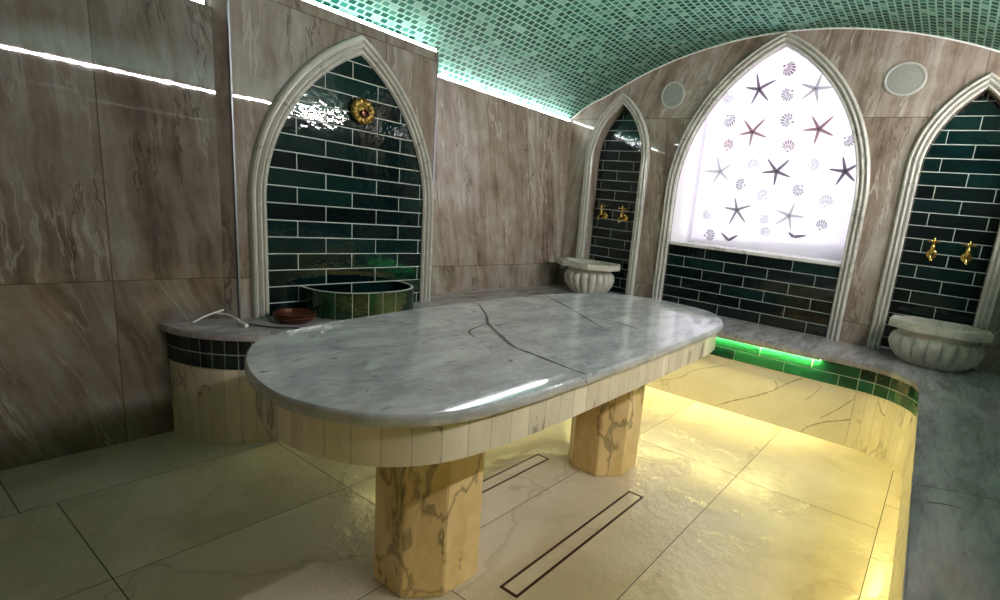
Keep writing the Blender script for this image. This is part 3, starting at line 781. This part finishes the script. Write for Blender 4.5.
# ------------------------------------------------------------------ copper bowl and the bent handle on the bench end
t = thing('copper_bowl', 'low reddish copper bowl on the bench at the foot of the big arch', 'bowl', (-2.61, 1.30, ZB))
bm = bmesh.new(); lathe(bm, [(.048, .001), (.068, .006), (.085, .022), (.090, .042), (.093, .048), (.089, .051), (.084, .042), (.078, .024), (.046, .010), (.003, .008)], (-2.61, 1.30, ZB), 40)
obj('body', bm, M['copper'], t, smooth=True, angle=60)
bm = bmesh.new(); tube(bm, [(-2.61+.0895*cos(a), 1.30+.0895*sin(a), ZB+.032) for a in [2*pi*i/40 for i in range(40)]], .005, 8, closed=True); obj('rolled_band', bm, M['copper'], t, smooth=True)

t = thing('bent_handle', 'bent white and dark plastic handle lying on the rounded bench end', 'handle', (-2.70, 1.0, ZB))
bm = bmesh.new(); tube(bm, catmull([(-2.765, .933, ZB+.008), (-2.79, .985, ZB+.024), (-2.805, 1.035, ZB+.036), (-2.815, 1.075, ZB+.043)], 6, False), .0045, 10, .0035); obj('short_arm', bm, M['white_plastic'], t, smooth=True)
bm = bmesh.new(); tube(bm, catmull([(-2.805, 1.045, ZB+.032), (-2.76, 1.07, ZB+.031), (-2.70, 1.078, ZB+.024), (-2.645, 1.078, ZB+.013)], 6, False), .0045, 10, .0055); obj('long_arm', bm, M['white_plastic'], t, smooth=True)
bm = bmesh.new(); tube(bm, catmull([(-2.665, 1.078, ZB+.0125), (-2.63, 1.079, ZB+.0105), (-2.60, 1.082, ZB+.0095)], 5, False), .009, 12); obj('grip', bm, M['white_plastic'], t, smooth=True, angle=60)
bm = bmesh.new(); tube(bm, catmull([(-2.655, 1.10, ZB+.006), (-2.60, 1.13, ZB+.006), (-2.53, 1.17, ZB+.006), (-2.47, 1.25, ZB+.006)], 6, False), .0045, 8); obj('cord', bm, M['dark_plastic'], t, smooth=True)

# ------------------------------------------------------------------ round speakers
def speaker(label, x, z, rx, rz):
    y = YD
    t = thing('wall_speaker', label, 'speaker', (x, y, z), 'round flush speakers')
    bm = bmesh.new(); lathe(bm, [(1., 0.), (1., .006), (.97, .010), (.88, .010), (.86, .006), (.86, 0.)], (x, y, z), 56, sx=rx, sy=rz, axis='y', cap=False); obj('bezel', bm, M['speaker_ring'], t, smooth=True, angle=40)
    bm = bmesh.new(); lathe(bm, [(.87, .0), (.87, .006), (.5, .008), (.02, .009)], (x, y, z), 56, sx=rx, sy=rz, axis='y'); obj('grille', bm, M['speaker_mesh'], t, smooth=True, angle=40)
speaker('round grey speaker set in the stone between the corner niche and the window', -2.043, 2.157, .100, .100)
speaker('round grey speaker set in the stone right of the window arch', -.456, 2.207, .118, .100)

# ------------------------------------------------------------------ floor drains
def drain(label, x0, x1, y0, y1):
    t = thing('floor_drain', label, 'drain', ((x0+x1)/2, (y0+y1)/2, 0), 'slot drains in the floor')
    bm = poly_slab([(x0, y0), (x1, y0), (x1, y1), (x0, y1)], [[(x0+.010, y0+.010), (x1-.010, y0+.010), (x1-.010, y1-.010), (x0+.010, y1-.010)]], lambda u, v, d: (u, v, d), .0002, .0016)
    obj('slot_frame', bm, M['drain'], t)
    bm = box(x0+.0102, x1-.0102, y0+.0102, y1-.0102, .0002, .0011); obj('tile_insert', bm, M['floor'], t)
drain('long slot drain in the wet floor in front of the table', -.982, -.905, 1.108, 1.93)
drain('slot drain in the floor seen beneath the table', -1.503, -1.428, 1.28, 1.91)

# ------------------------------------------------------------------ cove lights on the wall tops
HOOD = .005
def led(label, x0, x1, y0, y1, z, mat, hood=False):
    t = thing('cove_light', label, 'light', ((x0+x1)/2, (y0+y1)/2, z), 'linear cove lights')
    sg = 1 if x0 < 0 else -1; e = x1 if x0 < 0 else x0                 # e: edge towards the room
    bx = lambda bm, a, b, *r: add_box(bm, *sorted((e-sg*a, e-sg*b)), *r)
    bm = bmesh.new(); bx(bm, .0005, .030, y0, y1, z, z+.002); bx(bm, .026, .030, y0, y1, z+.002, z+.019)
    if hood: bx(bm, .0005, .030, y0, y1, z+.019, z+.021)  # added top plate, screens the strip's light from the vault close above
    obj('channel', bm, M['white_trim'], t)
    bm = bmesh.new(); n = max(2, int((y1-y0)/.1)); d0 = HOOD if hood else .002
    for i in range(n): bx(bm, d0, d0+.005, y0+(y1-y0)*i/n, y0+(y1-y0)*(i+1)/n, z+.003, z+.018)
    obj('diffuser', bm, M[mat], t)
led('bright linear cove light above the plain recessed stone wall, ending in the room corner', XC-.034, XC-.002, 2.26, 3.86, 1.957, 'led_recess')
led('bright linear cove light on top of the stone block above the big arch', XB-.045, XB-.002, 1.14, 2.235, 2.035, 'led_mid')
led('short bright cove light at the top edge of the photo, above the nearest stone wall', XA-.045, XA-.002, YN+.1, 1.065, 1.885, 'led_near')
led('linear cove light on the wall facing the big arch', XR+.002, XR+.034, 1.0, 3.7, 1.957, 'led_far', True)

# ------------------------------------------------------------------ starfish curtain
STARS=[
('d', (-1.467, 2.252), [(-1.507, 2.37), (-1.355, 2.319), (-1.385, 2.169), (-1.517, 2.145), (-1.583, 2.274)]) ,
('p', (-1.053, 2.247), [(-1.028, 2.347), (-0.934, 2.252), (-1.023, 2.153), (-1.152, 2.181), (-1.17, 2.289)]) ,
('r', (-1.467, 1.942), [(-1.555, 2.034), (-1.386, 2.039), (-1.355, 1.906), (-1.474, 1.833), (-1.577, 1.926)]) ,
('r', (-0.98, 1.968), [(-1.044, 2.058), (-0.893, 2.054), (-0.872, 1.921), (-0.994, 1.863), (-1.094, 1.959)]) ,
('d', (-1.239, 1.66), [(-1.322, 1.75), (-1.157, 1.755), (-1.128, 1.623), (-1.239, 1.552), (-1.349, 1.646)]) ,
('d', (-0.751, 1.683), [(-0.784, 1.785), (-0.675, 1.734), (-0.675, 1.617), (-0.796, 1.584), (-0.859, 1.69)]) ,
('g', (-1.495, 1.347), [(-1.531, 1.443), (-1.383, 1.391), (-1.406, 1.252), (-1.548, 1.222), (-1.609, 1.357)]) ,
('p', (-1.083, 1.34), [(-1.054, 1.44), (-0.962, 1.337), (-1.048, 1.229), (-1.184, 1.262), (-1.192, 1.373)]) ,
('p', (-1.696, 1.639), [(-1.742, 1.755), (-1.596, 1.702), (-1.612, 1.575), (-1.745, 1.544), (-1.821, 1.634)]) ,
('d', (-1.53, 1.10), [(-1.60, 1.155), (-1.45, 1.15)]) ,
('d', (-1.02, 1.185), [(-1.065, 1.215), (-0.93, 1.205)]) ,
]
SHELLS=[('r', (-1.275, 2.394), 0.055),('g', (-1.253, 2.215), 0.052),('g', (-1.678, 2.035), 0.056),('g', (-1.224, 2.033), 0.055),('r', (-1.657, 1.845), 0.05),('r', (-1.183, 1.849), 0.049),('g', (-0.766, 1.893), 0.044),('p', (-1.722, 2.214), 0.052),('p', (-1.421, 1.699), 0.049),('p', (-0.972, 1.717), 0.047),('g', (-1.497, 1.546), 0.051),('g', (-1.047, 1.533), 0.05),('p', (-1.314, 1.477), 0.049),('p', (-0.838, 1.466), 0.051),('p', (-1.749, 1.289), 0.044),('p', (-1.273, 1.298), 0.043),('g', (-0.837, 1.293), 0.043),('g', (-1.707, 1.124), 0.053),('p', (-1.245, 1.20), 0.042)]
def cy(x, z):     # folds of the cloth
    return 4.2+.016*sin(2*pi*(x+1.28)/.52+.5)+.006*sin(2*pi*x/.19+1.3+.4*z)
CX0, CX1 = -1.862, -.602
hem = lambda x: 1.066+.10*(x-CX0)/(CX1-CX0)
KEYS = ['d', 'r', 'g', 'p']
bm = bmesh.new(); NX, NZ = 70, 60; grid = []
for j in range(NZ+1):
    row = []
    for i in range(NX+1):
        x = CX0+(CX1-CX0)*i/NX; zb = hem(x); z = zb+(2.58-zb)*j/NZ
        row.append(bm.verts.new((x, cy(x, z), z)))
    grid.append(row)
for j in range(NZ):
    for i in range(NX):
        a, b, c_, d = grid[j][i], grid[j][i+1], grid[j+1][i+1], grid[j+1][i]
        if len({tuple(round(q, 5) for q in v.co) for v in (a, b, c_, d)}) == 4: bm.faces.new((a, b, c_, d))
# crumpled hem lying forward on the sill
prev = grid[0]
for k in range(1, 7):
    row = []
    for i in range(NX+1):
        x = CX0+(CX1-CX0)*i/NX; h0 = hem(x); f = k/6
        yy = cy(x, h0)-.20*f*(.35+.65*(x-CX0)/(CX1-CX0))-.008*sin(x*31+k); zz = h0+(1.053-h0)*f**.7+.010*abs(sin(x*17+k*1.9))*(1 if k < 6 else .4)
        row.append(bm.verts.new((x, yy, zz)))
    for i in range(NX): bm.faces.new((row[i], row[i+1], prev[i+1], prev[i]))
    prev = row
def pr(x, z, mi, vs): return bm.verts.new((x, cy(x, z)-.0025, z))
for k, ce, tips in STARS:
    mi = 1+KEYS.index(k)
    for tx, tz in tips:
        dx, dz = tx-ce[0], tz-ce[1]; l = math.hypot(dx, dz); nx, nz = -dz/l, dx/l; pv = None
        for s in range(7):
            f = s/6; w = .0105*(1-f)**.6+.003 if f > .12 else .008
            if s == 6: w = .002
            x, z = ce[0]+dx*f, ce[1]+dz*f
            a, b = pr(x+nx*w, z+nz*w, mi, 0), pr(x-nx*w, z-nz*w, mi, 0)
            if pv: bm.faces.new((pv[0], a, b, pv[1])).material_index = mi
            pv = (a, b)
for k, ce, r in SHELLS:
    mi = 1+KEYS.index(k); th = random.random()*6; r *= .95
    hx, hz = ce[0]-r*.8*cos(th), ce[1]-r*.8*sin(th)          # hinge of the shell
    def P(q, f): return pr(hx+(q[0]-hx)*f, hz+(q[1]-hz)*f, mi, 0)
    N = 8; rim = []
    for q in range(N*2+1):
        a = th-2.0+4.0*q/(N*2); rr = r*(1. if q % 2 else .88); rim.append((ce[0]+rr*cos(a), ce[1]+rr*sin(a)))
    for q in range(N):
        a, b, c_ = rim[2*q], rim[2*q+1], rim[2*q+2]
        a2, c2 = [(a[0]+(b[0]-a[0])*.28, a[1]+(b[1]-a[1])*.28), (c_[0]+(b[0]-c_[0])*.28, c_[1]+(b[1]-c_[1])*.28)]
        for f0, f1 in ((.30, .60), (.66, 1.)):
            bm.faces.new((P(a2, f0), P(a2, f1), P(b, f1), P(c2, f1), P(c2, f0))).material_index = mi
    bm.faces.new([pr(hx+r*.22*cos(a), hz+r*.16*sin(a), mi, 0) for a in [2*pi*i/8 for i in range(8)]]).material_index = mi
for f in bm.faces: f.smooth = True
cur = obj('curtain', bm, [M['curtain']]+[M['print_'+k] for k in KEYS])
tag(cur, 'white backlit window curtain printed with starfish and shells', 'curtain')

# ------------------------------------------------------------------ camera, world, colour
cam = bpy.data.cameras.new('camera'); co = bpy.data.objects.new('camera', cam); COL.objects.link(co)
co.location = (0, 0, 1.2); co.rotation_euler = (radians(77.80654476), radians(-6.0901938), radians(33.838758))
cam.sensor_fit = 'HORIZONTAL'; cam.sensor_width = 36; cam.lens = 523.4512*36/1000
cam.shift_x = -.100119; cam.shift_y = .02687; cam.clip_start = .02
SC.camera = co
w = bpy.data.worlds.new('world'); SC.world = w; w.use_nodes = True
w.node_tree.nodes['Background'].inputs[0].default_value = (.6, .65, .7, 1); w.node_tree.nodes['Background'].inputs[1].default_value = .1
SC.view_settings.view_transform = 'Standard'; SC.view_settings.look = 'None'
SC.view_settings.exposure = 0.; SC.view_settings.gamma = 1.; SC.view_settings.use_curve_mapping = False
SC.cycles.max_bounces = 10; SC.cycles.diffuse_bounces = 6; SC.cycles.glossy_bounces = 4
SC.cycles.sample_clamp_indirect = 6.; SC.cycles.caustics_reflective = False; SC.cycles.caustics_refractive = False
